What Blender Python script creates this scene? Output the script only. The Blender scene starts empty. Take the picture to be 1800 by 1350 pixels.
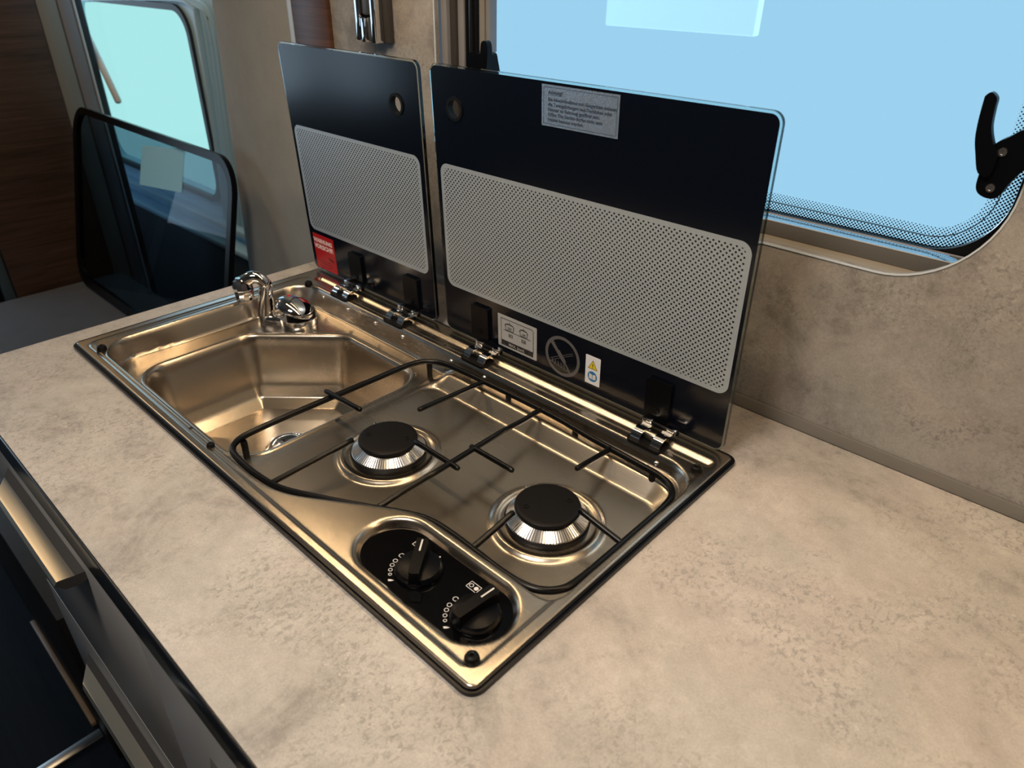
import bpy, bmesh, math, random
import numpy as np
from mathutils import Matrix, Vector
from mathutils.geometry import tessellate_polygon
random.seed(4)
scene = bpy.context.scene
C = scene.collection
Z0 = 0.9                      # height of the worktop above the floor; all z below are relative to the worktop

# ------------------------------------------------------------------ camera
cam_d = bpy.data.cameras.new('camera'); cam = bpy.data.objects.new('camera', cam_d); C.objects.link(cam)
right = Vector((0.7305, 0.6828, 0.0148)); down = Vector((0.3581, -0.3645, -0.8596)); fwd = Vector((-0.5815, 0.6332, -0.5108))
fwd.normalize(); right = (right - fwd * right.dot(fwd)).normalized(); down = fwd.cross(right).normalized()
Mx = Matrix.Identity(4)
for i in range(3):
    Mx[i][0] = right[i]; Mx[i][1] = -down[i]; Mx[i][2] = -fwd[i]
Mx.translation = Vector((1.0456, -0.2291, 0.4721 + Z0))
cam.matrix_world = Mx
cam_d.sensor_width = 36.0; cam_d.lens = 1240.8 / 1800 * 36; cam_d.clip_start = 0.01
cam_d.dof.use_dof = True; cam_d.dof.focus_distance = 0.82; cam_d.dof.aperture_fstop = 8.0
scene.camera = cam

# ------------------------------------------------------------------ world, lamps, exposure
world = bpy.data.worlds.new('hall'); scene.world = world; world.use_nodes = True
bg = world.node_tree.nodes['Background']; bg.inputs[0].default_value = (0.60, 0.81, 1.0, 1); bg.inputs[1].default_value = 2.0
def area(name, loc, size, power, col, target=None, sy=None):
    d = bpy.data.lights.new(name, 'AREA'); d.energy = power; d.color = col; d.shape = 'RECTANGLE'; d.size = size; d.size_y = sy or size
    o = bpy.data.objects.new(name, d); C.objects.link(o); o.location = (loc[0], loc[1], loc[2] + Z0)
    if target is not None:
        v = Vector((target[0], target[1], target[2] + Z0)) - o.location
        o.rotation_euler = v.to_track_quat('-Z', 'Y').to_euler()
    return o
WARM = (1.0, 0.87, 0.735)
GOLD = (1.0, 0.70, 0.40)
area('ceiling_light', (0.70, -0.40, 1.06), 0.30, 10.5, WARM, None, 0.30)
area('led_strip', (0.80, 0.275, 0.625), 1.7, 4.3, GOLD, None, 0.012)
area('cab_fill_light', (-1.15, 0.10, 1.05), 0.22, 2.6, GOLD)  # unseen fill, put in for the warm gold on handles and pillar
scene.view_settings.view_transform = 'Standard'; scene.view_settings.look = 'None'
scene.view_settings.gamma = 1.0; scene.view_settings.exposure = 0.0; scene.view_settings.use_curve_mapping = False
scene.cycles.max_bounces = 10; scene.cycles.transparent_max_bounces = 12

# ------------------------------------------------------------------ node helpers
class G:
    def __init__(s, name):
        s.mat = bpy.data.materials.new(name); s.mat.use_nodes = True; s.t = s.mat.node_tree
        s.n = s.t.nodes; s.l = s.t.links; s.b = s.n['Principled BSDF']; s.out = s.n['Material Output']
    def put(s, sock, v):
        if isinstance(v, bpy.types.NodeSocket): s.l.new(v, sock)
        elif isinstance(v, (tuple, list)) and len(v) == 3 and sock.type == 'RGBA': sock.default_value = (*v, 1)
        else: sock.default_value = v
    def m(s, op, a, b=None, c=None, clamp=False):
        q = s.n.new('ShaderNodeMath'); q.operation = op; q.use_clamp = clamp
        s.put(q.inputs[0], a)
        if b is not None: s.put(q.inputs[1], b)
        if c is not None: s.put(q.inputs[2], c)
        return q.outputs[0]
    def tex(s, kind='Object', scale=(1, 1, 1), rot=(0, 0, 0)):
        tc = s.n.new('ShaderNodeTexCoord'); mp = s.n.new('ShaderNodeMapping')
        mp.inputs['Scale'].default_value = scale; mp.inputs['Rotation'].default_value = rot
        s.l.new(tc.outputs[kind], mp.inputs[0]); return mp.outputs[0]
    def pos(s, scale=(1, 1, 1)):
        g = s.n.new('ShaderNodeNewGeometry'); mp = s.n.new('ShaderNodeMapping'); mp.inputs['Scale'].default_value = scale
        s.l.new(g.outputs['Position'], mp.inputs[0]); return mp.outputs[0]
    def noise(s, v, scale, detail=4, rough=.55, dist=0):
        q = s.n.new('ShaderNodeTexNoise'); s.l.new(v, q.inputs['Vector']); q.inputs['Scale'].default_value = scale
        q.inputs['Detail'].default_value = detail; q.inputs['Roughness'].default_value = rough; q.inputs['Distortion'].default_value = dist
        return q.outputs[0]
    def ramp(s, f, stops):
        q = s.n.new('ShaderNodeValToRGB'); e = q.color_ramp.elements
        while len(e) < len(stops): e.new(0.5)
        for i, (p, c) in enumerate(stops): e[i].position = p; e[i].color = (*c, 1) if len(c) == 3 else c
        s.put(q.inputs[0], f); return q.outputs[0]
    def mix(s, f, a, b, mode='MIX'):
        q = s.n.new('ShaderNodeMix'); q.data_type = 'RGBA'; q.blend_type = mode
        s.put(q.inputs[0], f); s.put(q.inputs[6], a); s.put(q.inputs[7], b); return q.outputs[2]
    def bump(s, h, strength=.2, dist=.001):
        q = s.n.new('ShaderNodeBump'); q.inputs['Strength'].default_value = strength; q.inputs['Distance'].default_value = dist
        s.put(q.inputs['Height'], h); s.l.new(q.outputs[0], s.b.inputs['Normal'])
    def uv(s):
        q = s.n.new('ShaderNodeUVMap'); q.uv_map = 'm'; sp = s.n.new('ShaderNodeSeparateXYZ'); s.l.new(q.outputs[0], sp.inputs[0])
        return sp.outputs[0], sp.outputs[1]
    def set(s, **k):
        names = dict(col='Base Color', rough='Roughness', metal='Metallic', spec='Specular IOR Level', coat='Coat Weight',
                     coatr='Coat Roughness', trans='Transmission Weight', ior='IOR', em='Emission Color', ems='Emission Strength',
                     aniso='Anisotropic', sheen='Sheen Weight', alpha='Alpha')
        for a, v in k.items(): s.put(s.b.inputs[names[a]], v)
        return s
    def sdrr(s, u, v, x0, z0, x1, z1, r):
        cx, cz, hx, hz = (x0 + x1) / 2, (z0 + z1) / 2, (x1 - x0) / 2 - r, (z1 - z0) / 2 - r
        qx = s.m('SUBTRACT', s.m('ABSOLUTE', s.m('SUBTRACT', u, cx)), hx); qz = s.m('SUBTRACT', s.m('ABSOLUTE', s.m('SUBTRACT', v, cz)), hz)
        ax = s.m('MAXIMUM', qx, 0.0); az = s.m('MAXIMUM', qz, 0.0)
        l = s.m('SQRT', s.m('ADD', s.m('MULTIPLY', ax, ax), s.m('MULTIPLY', az, az)))
        return s.m('SUBTRACT', s.m('ADD', l, s.m('MINIMUM', s.m('MAXIMUM', qx, qz), 0.0)), r)
    def dots(s, u, v, a, rad):
        """staggered round dots with pitch a; returns 1 inside a dot"""
        def one(off):
            fu = s.m('SUBTRACT', s.m('FRACT', s.m('ADD', s.m('DIVIDE', u, a), off)), .5)
            fv = s.m('SUBTRACT', s.m('FRACT', s.m('ADD', s.m('DIVIDE', v, a), off)), .5)
            d = s.m('SQRT', s.m('ADD', s.m('MULTIPLY', fu, fu), s.m('MULTIPLY', fv, fv)))
            return s.m('MULTIPLY', d, a)
        d = s.m('MINIMUM', one(0.0), one(0.5))
        return s.m('LESS_THAN', d, rad)

def plain(name, col, rough=.5, metal=0, **k):
    g = G(name); g.set(col=col, rough=rough, metal=metal, **k); return g.mat

def mat_concrete(name, tint, contrast=1.0, rough=.42):
    g = G(name); p = g.pos()
    big = g.noise(p, 3.4, 5, .62, .8); mid = g.noise(p, 12, 6, .68, 1.0); fine = g.noise(p, 70, 5, .72, .4)
    f = g.m('ADD', g.m('MULTIPLY', big, .46), g.m('ADD', g.m('MULTIPLY', mid, .34), g.m('MULTIPLY', fine, .20)))
    lo = tuple(c * (1 - .36 * contrast) for c in tint); hi = tuple(min(1, c * (1 + .16 * contrast)) for c in tint)
    col = g.ramp(f, [(.40, lo), (.485, tuple(c * .90 for c in tint)), (.54, tint), (.62, hi)])
    hue = g.ramp(g.noise(g.pos((1.3, 1.3, 1.3)), 4.1, 4, .6, .7), [(.42, (.985, 1.0, .99)), (.60, (1.012, .985, .972))])
    col = g.mix(1.0, col, hue, 'MULTIPLY')
    # darker mottled speckles gathered in patches, thin cracks and pale flecks
    patch = g.ramp(g.noise(p, 6.5, 4, .6, 1.4), [(.46, (0, 0, 0)), (.60, (1, 1, 1))])
    spk = g.ramp(g.noise(g.pos((1, .75, 1)), 190, 4, .75, .5), [(.50, (0, 0, 0)), (.60, (1, 1, 1))])
    col = g.mix(g.m('MULTIPLY', g.m('ADD', g.m('MULTIPLY', patch, .9), .10), g.m('MULTIPLY', spk, .46 * contrast)), col, tuple(c * .40 for c in tint))
    ck = g.noise(g.pos((1, 1.6, 1)), 26, 5, .7, 1.8); ck = g.m('ABSOLUTE', g.m('SUBTRACT', ck, .5)); ck = g.m('SUBTRACT', 1.0, g.m('DIVIDE', ck, .008), clamp=True)
    p2 = g.ramp(g.noise(p, 9, 3, .6, .8), [(.55, (0, 0, 0)), (.66, (1, 1, 1))])
    col = g.mix(g.m('MULTIPLY', g.m('MULTIPLY', ck, p2), .60 * contrast), col, tuple(c * .30 for c in tint))
    fl = g.ramp(g.noise(p, 130, 3, .6), [(.66, (0, 0, 0)), (.70, (1, 1, 1))])
    col = g.mix(g.m('MULTIPLY', g.m('MULTIPLY', fl, patch), .55), col, tuple(min(1, c * 1.35) for c in tint))
    grain = g.noise(p, 520, 2, .6)
    col = g.mix(.10, col, g.ramp(grain, [(.3, (.1, .1, .1)), (.7, (1, 1, 1))]), 'OVERLAY')
    g.set(col=col, rough=rough, spec=.35)
    g.bump(g.m('ADD', fine, g.m('MULTIPLY', grain, .4)), .12, .0006)
    return g.mat

def mat_steel():
    g = G('brushed_steel')
    n = g.noise(g.pos((2.2, 90, 90)), 14, 5, .75); sm = g.noise(g.pos(), 7, 3, .6)
    r = g.m('ADD', g.m('MULTIPLY', n, .10), g.m('ADD', g.m('MULTIPLY', sm, .08), .165))
    g.set(col=g.mix(n, (.48, .43, .365), (.60, .545, .47)), rough=r, metal=1.0, aniso=.35)
    g.bump(n, .05, .0004); return g.mat

def mat_wood(name, a, b, axis=(1.2, 1.2, 30), rough=.4, scale=4):
    g = G(name); n = g.noise(g.pos(axis), scale, 6, .7, .6); n2 = g.noise(g.pos(tuple(q * .4 for q in axis)), scale, 3, .6, 1.2)
    f = g.m('ADD', g.m('MULTIPLY', n, .6), g.m('MULTIPLY', n2, .4))
    g.set(col=g.ramp(f, [(.35, a), (.52, tuple((p + q) / 2 for p, q in zip(a, b))), (.68, b)]), rough=rough); g.bump(n, .1, .001); return g.mat

def mat_fabric(name, col):
    g = G(name); n = g.noise(g.pos(), 500, 3, .7); m2 = g.noise(g.pos(), 12, 4, .6)
    g.set(col=g.mix(g.m('MULTIPLY', g.m('ADD', n, m2), .5), tuple(c * .6 for c in col), tuple(c * 1.4 for c in col)), rough=.95, spec=.1, sheen=.2)
    g.bump(n, .3, .001); return g.mat

def mat_lid(name, x0, z0, x1, z1):
    """black glass print with a silver dotted field, metric uv (x, height)"""
    g = G(name); u, v = g.uv()
    field = g.m('LESS_THAN', g.sdrr(u, v, x0, z0, x1, z1, .013), 0.0)
    inner = g.m('LESS_THAN', g.sdrr(u, v, x0 + .0055, z0 + .0055, x1 - .0055, z1 - .0055, .008), 0.0)
    d = g.m('MULTIPLY', inner, g.dots(u, v, .0062, .00115))
    sil = g.m('MULTIPLY', field, g.m('SUBTRACT', 1.0, d))
    g.set(col=g.mix(sil, (.0022, .0040, .0095), (.51, .585, .645)), rough=g.m('ADD', .17, g.m('MULTIPLY', sil, .23)), spec=.5)
    g.put(g.b.inputs['Metallic'], g.m('MULTIPLY', sil, .5))
    n = g.noise(g.pos(), 9, 4, .6); g.bump(n, .02, .002); return g.mat

def mat_dotprint(name, dots):
    g = G(name); t = g.n.new('ShaderNodeBsdfTransparent'); u, v = g.uv(); x0, z0, x1, z1, r, band, pitch = dots
    sd = g.m('MULTIPLY', g.sdrr(u, v, x0, z0, x1, z1, r), -1.0)                # distance inwards from the print's outer edge
    f = g.m('DIVIDE', g.m('SUBTRACT', band, sd), band, clamp=True)
    rad = g.m('MULTIPLY', g.m('ADD', .17, g.m('MULTIPLY', f, .14)), pitch)
    on = g.m('MULTIPLY', g.dots(u, v, pitch, rad), g.m('LESS_THAN', sd, band))
    df = g.n.new('ShaderNodeBsdfDiffuse'); df.inputs[0].default_value = (.004, .008, .014, 1)
    m2 = g.n.new('ShaderNodeMixShader'); g.l.new(on, m2.inputs[0]); g.l.new(t.outputs[0], m2.inputs[1]); g.l.new(df.outputs[0], m2.inputs[2])
    g.l.new(m2.outputs[0], g.out.inputs[0]); return g.mat

def mat_clear(name, tint, gloss=1.0):
    g = G(name); t = g.n.new('ShaderNodeBsdfTransparent'); t.inputs[0].default_value = (*[math.sqrt(c) for c in tint], 1)   # two faces per sheet
    gl = g.n.new('ShaderNodeBsdfGlossy'); gl.inputs['Roughness'].default_value = .02
    fr = g.n.new('ShaderNodeFresnel'); fr.inputs[0].default_value = 1.46
    mx = g.n.new('ShaderNodeMixShader'); ge = g.n.new('ShaderNodeNewGeometry'); g.l.new(g.m('MULTIPLY', g.m('MULTIPLY', fr.outputs[0], gloss), g.m('SUBTRACT', 1.0, ge.outputs['Backfacing']), clamp=True), mx.inputs[0]); g.l.new(t.outputs[0], mx.inputs[1]); g.l.new(gl.outputs[0], mx.inputs[2])
    res = mx.outputs[0]
    g.l.new(res, g.out.inputs[0]); g.mat.use_backface_culling = False
    return g.mat

M = {}
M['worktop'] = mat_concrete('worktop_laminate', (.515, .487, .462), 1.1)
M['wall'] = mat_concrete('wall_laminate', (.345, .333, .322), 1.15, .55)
M['steel'] = mat_steel()
M['chrome'] = plain('chrome', (.82, .83, .85), .06, 1)
M['alu'] = plain('brushed_aluminium', (.58, .58, .58), .28, 1)
M['alu_soft'] = plain('satin_aluminium', (.62, .62, .62), .38, 1)
M['burner_alu'] = plain('cast_aluminium', (.72, .71, .69), .24, 1)
M['black'] = plain('black_enamel', (.0015, .002, .003), .30, 0, spec=.3)
M['cap'] = plain('burner_cap_enamel', (.005, .005, .006), .45, 0, spec=.16)
M['rubber'] = plain('black_rubber', (.003, .003, .0035), .5, spec=.2)
M['gasket'] = plain('black_gasket', (.002, .003, .006), .30, spec=.3)
M['plastic'] = plain('black_plastic', (.002, .0025, .004), .30, spec=.15)
M['panelblack'] = plain('gloss_black_panel', (.002, .002, .0025), .06)
M['glassedge'] = G('glass_slab').set(col=(.80, .93, .92), rough=.03, trans=1.0, ior=1.5).mat
M['lidback'] = plain('glass_back_print', (.004, .005, .007), .1)
M['front'] = plain('grey_lacquer', (.33, .333, .338), .38, spec=.5)
M['body'] = plain('dark_grey_board', (.02, .02, .022), .5)
M['edge'] = plain('dark_edge_band', (.012, .014, .018), .22)
M['handle'] = plain('satin_steel_handle', (.86, .78, .64), .36, 1)
M['handle_dark'] = plain('handle_dark_grey', (.05, .048, .047), .35)
M['white_paint'] = plain('white_door_paint', (.55, .80, .93), .35)
M['seal'] = plain('dark_door_seal', (.03, .04, .045), .5)
M['cladding'] = mat_fabric('beige_fabric_cladding', (.40, .395, .36))
M['beige_trim'] = plain('beige_trim', (.25, .245, .22), .6)
M['grey_trim'] = plain('grey_trim', (.24, .245, .27), .5)
M['pale_trim'] = plain('pale_trim', (.60, .68, .76), .35)
M['wood_dark'] = mat_wood('dark_walnut', (.04, .021, .014), (.13, .07, .047))
M['wood_strip'] = mat_wood('warm_walnut', (.030, .012, .006), (.15, .065, .03), (1.2, 1.2, 34))
M['oak'] = mat_wood('oak_strip', (.14, .09, .05), (.30, .21, .13), (2, 30, 30))
M['seat'] = mat_fabric('grey_seat_fabric', (.070, .074, .088))
M['floor'] = mat_wood('dark_vinyl_floor', (.001, .002, .005), (.004, .007, .013), (2, 26, 26), .6)
M['floor'].node_tree.nodes['Principled BSDF'].inputs['Specular IOR Level'].default_value = .12
M['blackwood'] = mat_wood('black_woodgrain', (.004, .004, .005), (.016, .015, .016), (26, 26, 3), .5)
M['white_int'] = plain('interior_beige', (.30, .275, .235), .6)
M['strut'] = plain('white_strut', (.75, .75, .72), .4)
M['dark_int'] = plain('dark_interior', (.05, .05, .055), .6)
M['silver'] = plain('silver_foil', (.50, .56, .62), .22, .85)
M['silver_grey'] = plain('grey_label', (.48, .50, .52), .45, .2)
M['print_grey'] = plain('grey_print', (.11, .11, .115), .4)
M['print_white'] = plain('white_print', (.72, .72, .72), .5)
M['print_light'] = plain('light_print', (.42, .42, .42), .5)
M['white'] = plain('white_label', (.80, .84, .90), .5)
M['yellow'] = plain('yellow_print', (.80, .62, .02), .5)
M['blue'] = plain('blue_print', (.01, .18, .46), .5)
M['red'] = plain('red_label', (.52, .010, .014), .3)
M['redblue_b'] = plain('blue_dot', (.05, .10, .35), .3)
M['textblack'] = plain('black_print', (.012, .012, .014), .4)
M['textdim'] = plain('dim_print', (.03, .05, .09), .4)
M['pinktext'] = plain('pale_pink_print', (.95, .72, .70), .5)
M['tinted'] = mat_clear('tinted_acrylic', (.20, .27, .33), .45)
M['pane'] = mat_clear('window_acrylic', (.282, .398, .436), .25)
M['dotprint'] = mat_dotprint('window_dot_print', (.250, .2305, .945, .95, .062, .0215, .0037))
M['cabglass'] = mat_clear('cab_glass', (.333, .50, .405), .06)
M['clear'] = mat_clear('clear_glass', (.9, .95, .97), .5)
M['paper'] = plain('pale_blue_sticker', (.36, .74, .88), .5)
M['lamp'] = G('lamp_diffuser').set(col=(1, .9, .75), em=(1, .76, .47), ems=4.0).mat
M['groove'] = plain('dark_slot', (.01, .01, .01), .6)
M['screw'] = plain('screw_steel', (.45, .45, .46), .3, 1)

# ------------------------------------------------------------------ mesh helpers
def new_obj(name, me, mat, parent=None):
    if mat is not None and not me.materials: me.materials.append(M[mat] if isinstance(mat, str) else mat)
    o = bpy.data.objects.new(name, me); C.objects.link(o)
    if parent is not None: o.parent = parent
    return o
def obj(name, bm, mat, parent=None, smooth=True, angle=35):
    me = bpy.data.meshes.new(name)
    bmesh.ops.recalc_face_normals(bm, faces=bm.faces)
    bm.to_mesh(me); bm.free()
    if smooth:
        me.shade_smooth(); me.set_sharp_from_angle(angle=math.radians(angle))
    return new_obj(name, me, mat, parent)
def thing(name, label, cat, loc=(0, 0, 0), group=None, kind=None):
    o = bpy.data.objects.new(name, None); C.objects.link(o); o.empty_display_size = .02
    tag(o, label, cat, group, kind); o['base'] = 1; return o
def tag(o, label=None, cat=None, group=None, kind=None):
    if label: o['label'] = label
    if cat: o['category'] = cat
    if group: o['group'] = group
    if kind: o['kind'] = kind
    return o
def struct(o, label=None):
    o['kind'] = 'structure'
    if label: o['label'] = label
    return o
def box(bm, x0, x1, y0, y1, z0, z1, bev=0, seg=2, mat=None):
    r = bmesh.ops.create_cube(bm, size=1)
    vs = r['verts']
    for v in vs:
        v.co = Vector(((x0 + x1) / 2 + v.co.x * (x1 - x0), (y0 + y1) / 2 + v.co.y * (y1 - y0), (z0 + z1) / 2 + v.co.z * (z1 - z0)))
    if bev:
        es = list({e for v in vs for e in v.link_edges})
        bmesh.ops.bevel(bm, geom=es, offset=bev, segments=seg, profile=.5, affect='EDGES')
    return bm
def mkbox(name, b, mat, parent=None, bev=.0015, seg=2):
    return obj(name, box(bmesh.new(), *b, bev=bev, seg=seg), mat, parent)
def rr(x0, y0, x1, y1, r, n=8):
    pts = []
    for cx, cy, a in ((x1 - r, y1 - r, 0), (x0 + r, y1 - r, 90), (x0 + r, y0 + r, 180), (x1 - r, y0 + r, 270)):
        for k in range(n + 1):
            t = math.radians(a + 90 * k / n); pts.append((cx + r * math.cos(t), cy + r * math.sin(t)))
    return pts
def circle(cx, cy, r, n=32): return [(cx + r * math.cos(2 * math.pi * k / n), cy + r * math.sin(2 * math.pi * k / n)) for k in range(n)]
def prism(bm, loops, h0, h1, T=None):
    """extrude a polygon with holes from h0 to h1 in local (u, v, h); T maps (u, v, h) to a 3-d point"""
    T = T or (lambda u, v, h: (u, v, h))
    flat = [p for l in loops for p in l]
    tri = tessellate_polygon([[Vector((p[0], p[1], 0)) for p in l] for l in loops])
    a = [bm.verts.new(T(p[0], p[1], h0)) for p in flat]; b = [bm.verts.new(T(p[0], p[1], h1)) for p in flat]
    for t in tri:
        try: bm.faces.new([a[i] for i in t]); bm.faces.new([b[i] for i in reversed(t)])
        except ValueError: pass
    i0 = 0
    for l in loops:
        n = len(l)
        for k in range(n):
            i, j = i0 + k, i0 + (k + 1) % n
            bm.faces.new((a[i], a[j], b[j], b[i]))
        i0 += n
    return bm
def flatpoly(bm, loops, h, T):
    flat = [p for l in loops for p in l]
    tri = tessellate_polygon([[Vector((p[0], p[1], 0)) for p in l] for l in loops])
    a = [bm.verts.new(T(p[0], p[1], h)) for p in flat]
    for t in tri:
        try: bm.faces.new([a[i] for i in t])
        except ValueError: pass
    return bm
def lathe(bm, prof, c=(0, 0, 0), n=48, flute=None):
    rings = []
    for r, z in prof:
        if r < 1e-6: rings.append([bm.verts.new((c[0], c[1], c[2] + z))])
        else: rings.append([bm.verts.new((c[0] + r * math.cos(2 * math.pi * k / n), c[1] + r * math.sin(2 * math.pi * k / n), c[2] + z)) for k in range(n)])
    for p, q in zip(rings, rings[1:]):
        for k in range(n):
            k2 = (k + 1) % n
            if len(p) == 1 and len(q) == 1: continue
            if len(p) == 1: bm.faces.new((p[0], q[k], q[k2]))
            elif len(q) == 1: bm.faces.new((p[k], p[k2], q[0]))
            else: bm.faces.new((p[k], p[k2], q[k2], q[k]))
    return bm
def tube(bm, pts, rad, n=12, closed=False, caps=True):
    P = [Vector(p) for p in pts]; N = len(P)
    rads = rad if isinstance(rad, (list, tuple)) else [rad] * N
    dirs = []
    for i in range(N):
        if closed: d = P[(i + 1) % N] - P[i - 1]
        else: d = P[min(i + 1, N - 1)] - P[max(i - 1, 0)]
        dirs.append(d.normalized())
    up = Vector((0, 0, 1))
    if abs(dirs[0].dot(up)) > .9: up = Vector((1, 0, 0))
    rings = []; side = dirs[0].cross(up).normalized()
    for i in range(N):
        side = (side - dirs[i] * side.dot(dirs[i])).normalized(); u = side.cross(dirs[i])
        rings.append([bm.verts.new(P[i] + (side * math.cos(2 * math.pi * k / n) + u * math.sin(2 * math.pi * k / n)) * rads[i]) for k in range(n)])
    rng = range(N if closed else N - 1)
    for i in rng:
        p, q = rings[i], rings[(i + 1) % N]
        for k in range(n): bm.faces.new((p[k], p[(k + 1) % n], q[(k + 1) % n], q[k]))
    if not closed and caps:
        for ring, d, c, r in ((rings[0], -dirs[0], P[0], rads[0]), (rings[-1], dirs[-1], P[-1], rads[-1])):
            t = bm.verts.new(c + d * r * .6); m = [bm.verts.new(c + (v.co - c) * .75 + d * r * .42) for v in ring]
            for k in range(n):
                bm.faces.new((ring[k], ring[(k + 1) % n], m[(k + 1) % n], m[k])); bm.faces.new((m[k], m[(k + 1) % n], t))
    return bm
def spline(pts, sub=8, closed=False):
    P = [Vector(p) for p in pts]; N = len(P); out = []
    for i in range(N if closed else N - 1):
        g = (lambda k: P[k % N]) if closed else (lambda k: P[max(0, min(N - 1, k))])
        a, b, c, d = g(i - 1), g(i), g(i + 1), g(i + 2)
        for s in range(sub):
            t = s / sub
            out.append(.5 * ((2 * b) + (c - a) * t + (2 * a - 5 * b + 4 * c - d) * t * t + (3 * b - a - 3 * c + d) * t ** 3))
    if not closed: out.append(P[-1])
    return out
def text(name, s, size, T, mat, parent, align='LEFT', bold=.02):
    """flat lettering; T maps local (u, v) to 3-d"""
    cu = bpy.data.curves.new(name, 'FONT'); cu.body = s; cu.size = size; cu.align_x = align; cu.resolution_u = 2; cu.offset = size * bold
    o = bpy.data.objects.new(name, cu); C.objects.link(o)
    bpy.context.view_layer.update()
    me = bpy.data.meshes.new_from_object(o.evaluated_get(bpy.context.evaluated_depsgraph_get()))
    bpy.data.objects.remove(o); bpy.data.curves.remove(cu)
    for v in me.vertices: v.co = Vector(T(v.co.x, v.co.y))
    me.materials.clear(); me.name = name
    return new_obj(name, me, mat, parent)
def metric_uv(o, f):
    me = o.data; l = me.uv_layers.new(name='m')
    for lp in me.loops: l.data[lp.index].uv = f(me.vertices[lp.vertex_index].co)
def place(o, dz=0): return o

# ================================================================== SETTING
FL, CE = -0.9, 1.10
o = mkbox('floor', (-2.6, 2.2, -1.35, .86, FL - .03, FL), 'floor', bev=0); struct(o, 'dark blue-black vinyl floor')
o = mkbox('ceiling', (-2.6, 2.2, -1.35, .86, CE, CE + .03), 'white_int', bev=0); struct(o)
o = mkbox('wall_front', (-1.499, 2.2, -1.38, -1.35, FL, CE), 'dark_int', bev=0); struct(o)
o = mkbox('wall_right', (2.2, 2.23, -1.38, .86, FL, CE), 'wood_dark', bev=0); struct(o)
# kitchen wall behind the worktop, with the rounded window cut-out (right corners round)
bm = bmesh.new()
outer = [(-.19, FL), (2.2, FL), (2.2, CE), (-.19, CE)]
hole = rr(.196, .209, .953, .600, .098, 14)
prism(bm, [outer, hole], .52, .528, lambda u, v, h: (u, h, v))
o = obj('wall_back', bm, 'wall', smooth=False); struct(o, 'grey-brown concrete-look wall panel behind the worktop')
# thin pale edge band around the cut-out
bm = bmesh.new(); prism(bm, [rr(.195, .208, .954, .601, .099, 14), rr(.1966, .2096, .9524, .5994, .0974, 14)], .5188, .5204, lambda u, v, h: (u, h, v))
o = obj('trim_1', bm, 'pale_trim'); struct(o, 'thin pale edging round the window cut-out')
# outer shell behind the panel
bm = bmesh.new(); prism(bm, [[(-.45, FL), (2.2, FL), (2.2, CE), (-.45, CE)], rr(.130, .190, .965, .965, .075, 10)], .585, .62, lambda u, v, h: (u, h, v))
o = obj('wall_back_outer', bm, 'dark_int', smooth=False); o.name = 'wall_outer'; struct(o)
# --- window_1
w = thing('window_1', 'wide acrylic kitchen window with dotted border', None, kind='structure')
bm = bmesh.new(); prism(bm, [rr(.2505, .2310, .9445, .95, .062, 14)], .5665, .570, lambda u, v, h: (u, h, v))
p = obj('pane', bm, 'pane', w, smooth=False); p['label'] = 'pale blue acrylic pane'
bm = bmesh.new(); flatpoly(bm, [rr(.2505, .2310, .9445, .95, .062, 14)], .5660, lambda u, v, h: (u, h, v))
p = obj('dot_border', bm, 'dotprint', w, smooth=False); metric_uv(p, lambda c: (c.x, c.z)); p['label'] = 'border of black printed dots'
bm = bmesh.new(); prism(bm, [rr(.215, .19, .99, .985, .08, 14), rr(.2500, .2305, .9450, .9505, .062, 14)], .5625, .575, lambda u, v, h: (u, h, v)); obj('rubber_frame', bm, 'rubber', w)
bm = bmesh.new(); ring = [(u, .5645, v) for u, v in rr(.2625, .2425, .9325, .94, .052, 12)]
tube(bm, ring, .0006, 6, closed=True); obj('pane_rib', bm, plain('rib_dark_grey', (.03, .06, .10), .7, spec=.1), w)  # thin dark blue-grey rib line on the pane
bm = bmesh.new(); box(bm, .19, 1.5, .528, .556, .205, .2095)
obj('sill', bm, 'white_int', w)
mkbox('blind_rail', (.19, 1.5, .548, .562, .2095, .2262), plain('grey_blind_rail', (.10, .098, .096), .5), w, .001)
mkbox('rail_lip', (.19, 1.5, .5475, .5488, .2258, .2270), 'print_light', w, .0004)
bm = bmesh.new(); prism(bm, [[(.5488, .2264), (.5595, .2302), (.5595, .2250), (.5488, .2250)]], .19, 1.5, lambda u, v, h: (h, u, v)); obj('rail_top', bm, plain('polished_rail', (.8, .84, .88), .12, 1), w, smooth=False)
mkbox('rail_lip', (.19, 1.5, .5595, .5612, .2275, .2312), 'grey_trim', w, .0006)
# left stile: stepped profiles
for n, x0, x1, y0, y1, mt in (('frame_profile', .1995, .212, .5285, .560, 'grey_trim'), ('frame_profile', .2125, .224, .534, .562, 'handle_dark'),
                              ('frame_profile', .2245, .237, .538, .563, 'grey_trim'), ('rubber_seal', .2375, .2425, .540, .566, 'rubber'),
                              ('frame_profile', .243, .250, .541, .562, 'edge'), ('rubber_seal', .2505, .2615, .5435, .566, 'rubber')):
    mkbox(n, (x0, x1, y0, y1, .2295 if mt != 'x' else .2, .95), mt, w, .0012)
mkbox('blind_stile', (.262, .2725, .543, .560, .365, .95), 'beige_trim', w, .002)
mkbox('blind_stile', (.273, .2815, .545, .560, .365, .95), 'grey_trim', w, .002)
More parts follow.
